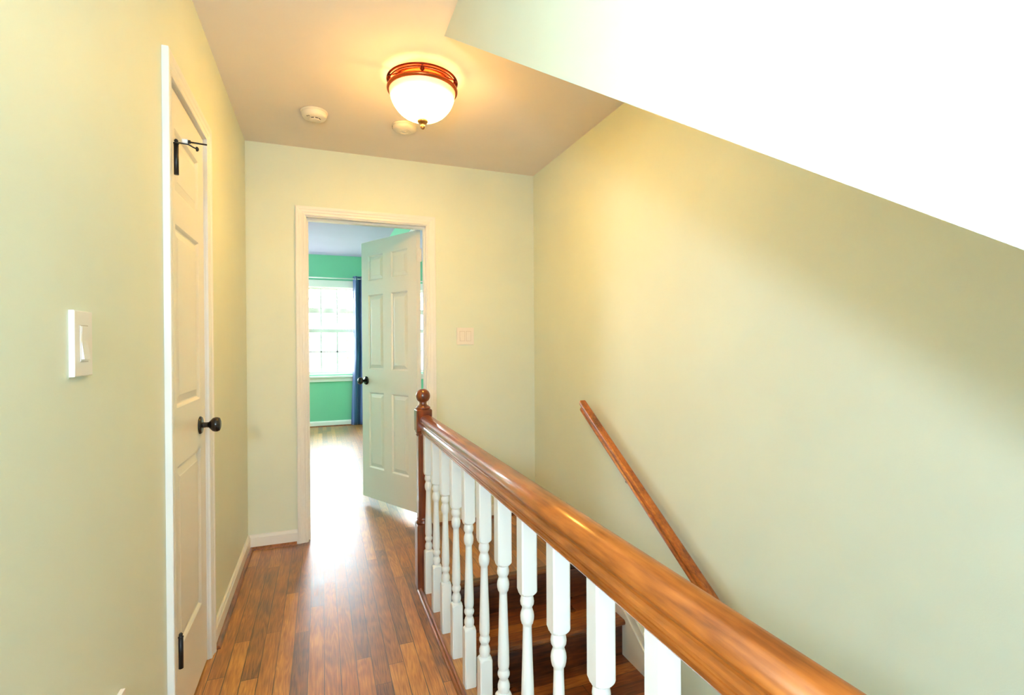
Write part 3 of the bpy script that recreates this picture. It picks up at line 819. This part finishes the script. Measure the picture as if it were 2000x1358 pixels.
# curtain, rod
RY = YB - 0.085
rod = thing('curtain_rod', 'thin white curtain rod above the bedroom window', 'curtain rod', (0.11, RY, 2.256))
bm = bmesh.new(); add_tube(bm, [(-0.65, 0, 0), (0.66, 0, 0)], 0.009, 16); obj('rod', bm, M['trim'], rod)
for x in (-0.42, 0.60):
    bm = bmesh.new(); add_tube(bm, [(x, 0, 0), (x, 0.085, 0)], 0.006); obj('bracket', bm, M['chrome'], rod)
for x in (-0.66, 0.665):
    bm = bmesh.new(); add_lathe(bm, [(0.02 * math.cos(a), 0.02 * math.sin(a)) for a in [-PI / 2 + PI * i / 10 for i in range(11)]], 16, Matrix.Translation((x, 0, 0))); obj('rod_finial', bm, M['chrome'], rod)

cu = thing('curtain', 'dark blue satin grommet curtain hanging beside the bedroom window, behind the open door', 'curtain', (0.455, RY, 0))
bm = bmesh.new()
nu, nv = 90, 44; rowsv = []
for j in range(nv + 1):
    v = j / nv; z = 0.012 + 2.285 * v
    row = []
    for i in range(nu + 1):
        u = i / nu
        flare = 1.0 + 0.10 * (1 - v) ** 2
        x = 0.0 + 0.27 * u * flare - 0.040 * max(0, 1 - v * 2.2) ** 0.8 * (1 - u)
        ph = u * 2 * PI * 3.0 + 0.5 * math.sin(v * 3)
        y = 0.030 * math.cos(ph) * (0.75 + 0.25 * v) + 0.006 * math.sin(ph * 2.3 + v * 4) * (1 - v)
        row.append(bm.verts.new((x, y, z)))
    rowsv.append(row)
for a, b in zip(rowsv, rowsv[1:]):
    for i in range(nu):
        f = bm.faces.new((a[i], a[i + 1], b[i + 1], b[i])); f.smooth = True
co = obj('curtain_panel', bm, M['curtain'], cu)
md = co.modifiers.new('thickness', 'SOLIDIFY'); md.thickness = 0.003
for k in range(3):
    u = (0.25 + 0.5 * k) / 3 * 1.0 * 2 / 2
    x = 0.27 * (0.25 + 0.5 * k) / 1.5 * 0.5 + 0.0
    bm = bmesh.new(); add_torus(bm, 0.022, 0.005, 0, 24, 8)
    bmesh.ops.transform(bm, matrix=Matrix.Translation((0.045 + 0.0675 * k * 1.33, -0.012, 2.256)) @ Matrix.Rotation(math.radians(70), 4, 'Z') @ Matrix.Rotation(PI / 2, 4, 'X'), verts=bm.verts)
    obj('grommet', bm, M['chrome'], cu)

# mirrored closet door on the bedroom's right wall (seen through the hinge gap)
t = thing('mirrored_closet_door', 'mirrored sliding closet door seen through the gap beside the open bedroom door', 'mirror', (0.812, 4.6, 0))
bm = box(-0.002, 0.002, -0.70, 0.75, 0.05, 2.30); obj('mirror_glass', bm, M['mirror'], t)
bm = bmesh.new()
add_box(bm, -0.012, 0.004, -0.72, -0.70, 0.0, 2.32); add_box(bm, -0.012, 0.004, 0.75, 0.77, 0.0, 2.32); add_box(bm, -0.012, 0.004, -0.72, 0.77, 2.30, 2.33); add_box(bm, -0.012, 0.004, -0.72, 0.77, 0.0, 0.05)
obj('mirror_frame', bm, M['trim'], t)

# ------------------------------------------------------------------ outside the bedroom window (washed out by daylight)
struct('ground', box(-40, 40, YB + 0.3, 70, -3.2, -3.0), M['grass'])
hs = thing('neighbour_house', 'washed-out neighbour house seen through the lower window panes', 'house', (2.2, 26, -3.0))
bm = box(-7.0, 6.0, 0, 7, 0, 2.9); obj('brick_wall', bm, M['brick'], hs)
bm = prism([(-0.5, 3.1), (-0.5, 2.9), (7.5, 2.9), (7.5, 3.1), (3.5, 5.2)], 0, -7.5, 6.5); obj('roof', bm, M['roof'], hs)
bm = box(1.5, 5.8, -1.0, 3.0, 2.9, 6.2); obj('upper_storey', bm, M['siding'], hs)
sh = thing('evergreen_shrub', 'faint green shrub outside the right-hand lower window pane', 'shrub', (1.65, 19.5, -3.0))
bm = bmesh.new()
for k in range(260):
    a = random.uniform(0, 2 * PI); zz = random.uniform(0.2, 4.6); rr = (0.85 - zz * 0.13) * math.sqrt(random.random())
    c = Vector((rr * math.cos(a), rr * math.sin(a), zz)); s = random.uniform(0.08, 0.2)
    q = [bm.verts.new(c + Vector([random.uniform(-s, s) for _ in range(3)])) for _ in range(4)]
    bm.faces.new(q[:3]); bm.faces.new(q[1:])
obj('foliage', bm, M['leaf'], sh)
bm = bmesh.new(); add_tube(bm, [(0, 0, 0), (0.02, 0, 3.5)], [0.08, 0.03]); obj('stem', bm, M['bark'], sh)
for nm, tx, ty, lab, sd in (('bare_tree', 0.95, 21.0, 'faint bare tree in the middle column of the window', 3), ('bare_tree', -0.45, 24.0, 'faint bare tree in the left column of the window', 8)):
    random.seed(sd)
    tr = thing(nm, lab, 'tree', (tx, ty, -3.0), group='bare trees outside the bedroom window')
    bm = bmesh.new(); add_tube(bm, [(0, 0, 0), (0.05, 0, 3), (-0.05, 0, 7)], [0.12, 0.09, 0.03], 8); obj('trunk', bm, M['bark'], tr)
    bm = bmesh.new()
    for k in range(26):
        z0 = random.uniform(2.5, 6.5); a = random.uniform(0, 2 * PI); L_ = random.uniform(0.6, 1.5)
        add_tube(bm, [(0, 0, z0), (L_ * .5 * math.cos(a), L_ * .5 * math.sin(a), z0 + L_ * .4), (L_ * math.cos(a), L_ * math.sin(a), z0 + L_)], [0.03, 0.018, 0.006], 5)
    obj('branches', bm, M['bark'], tr)
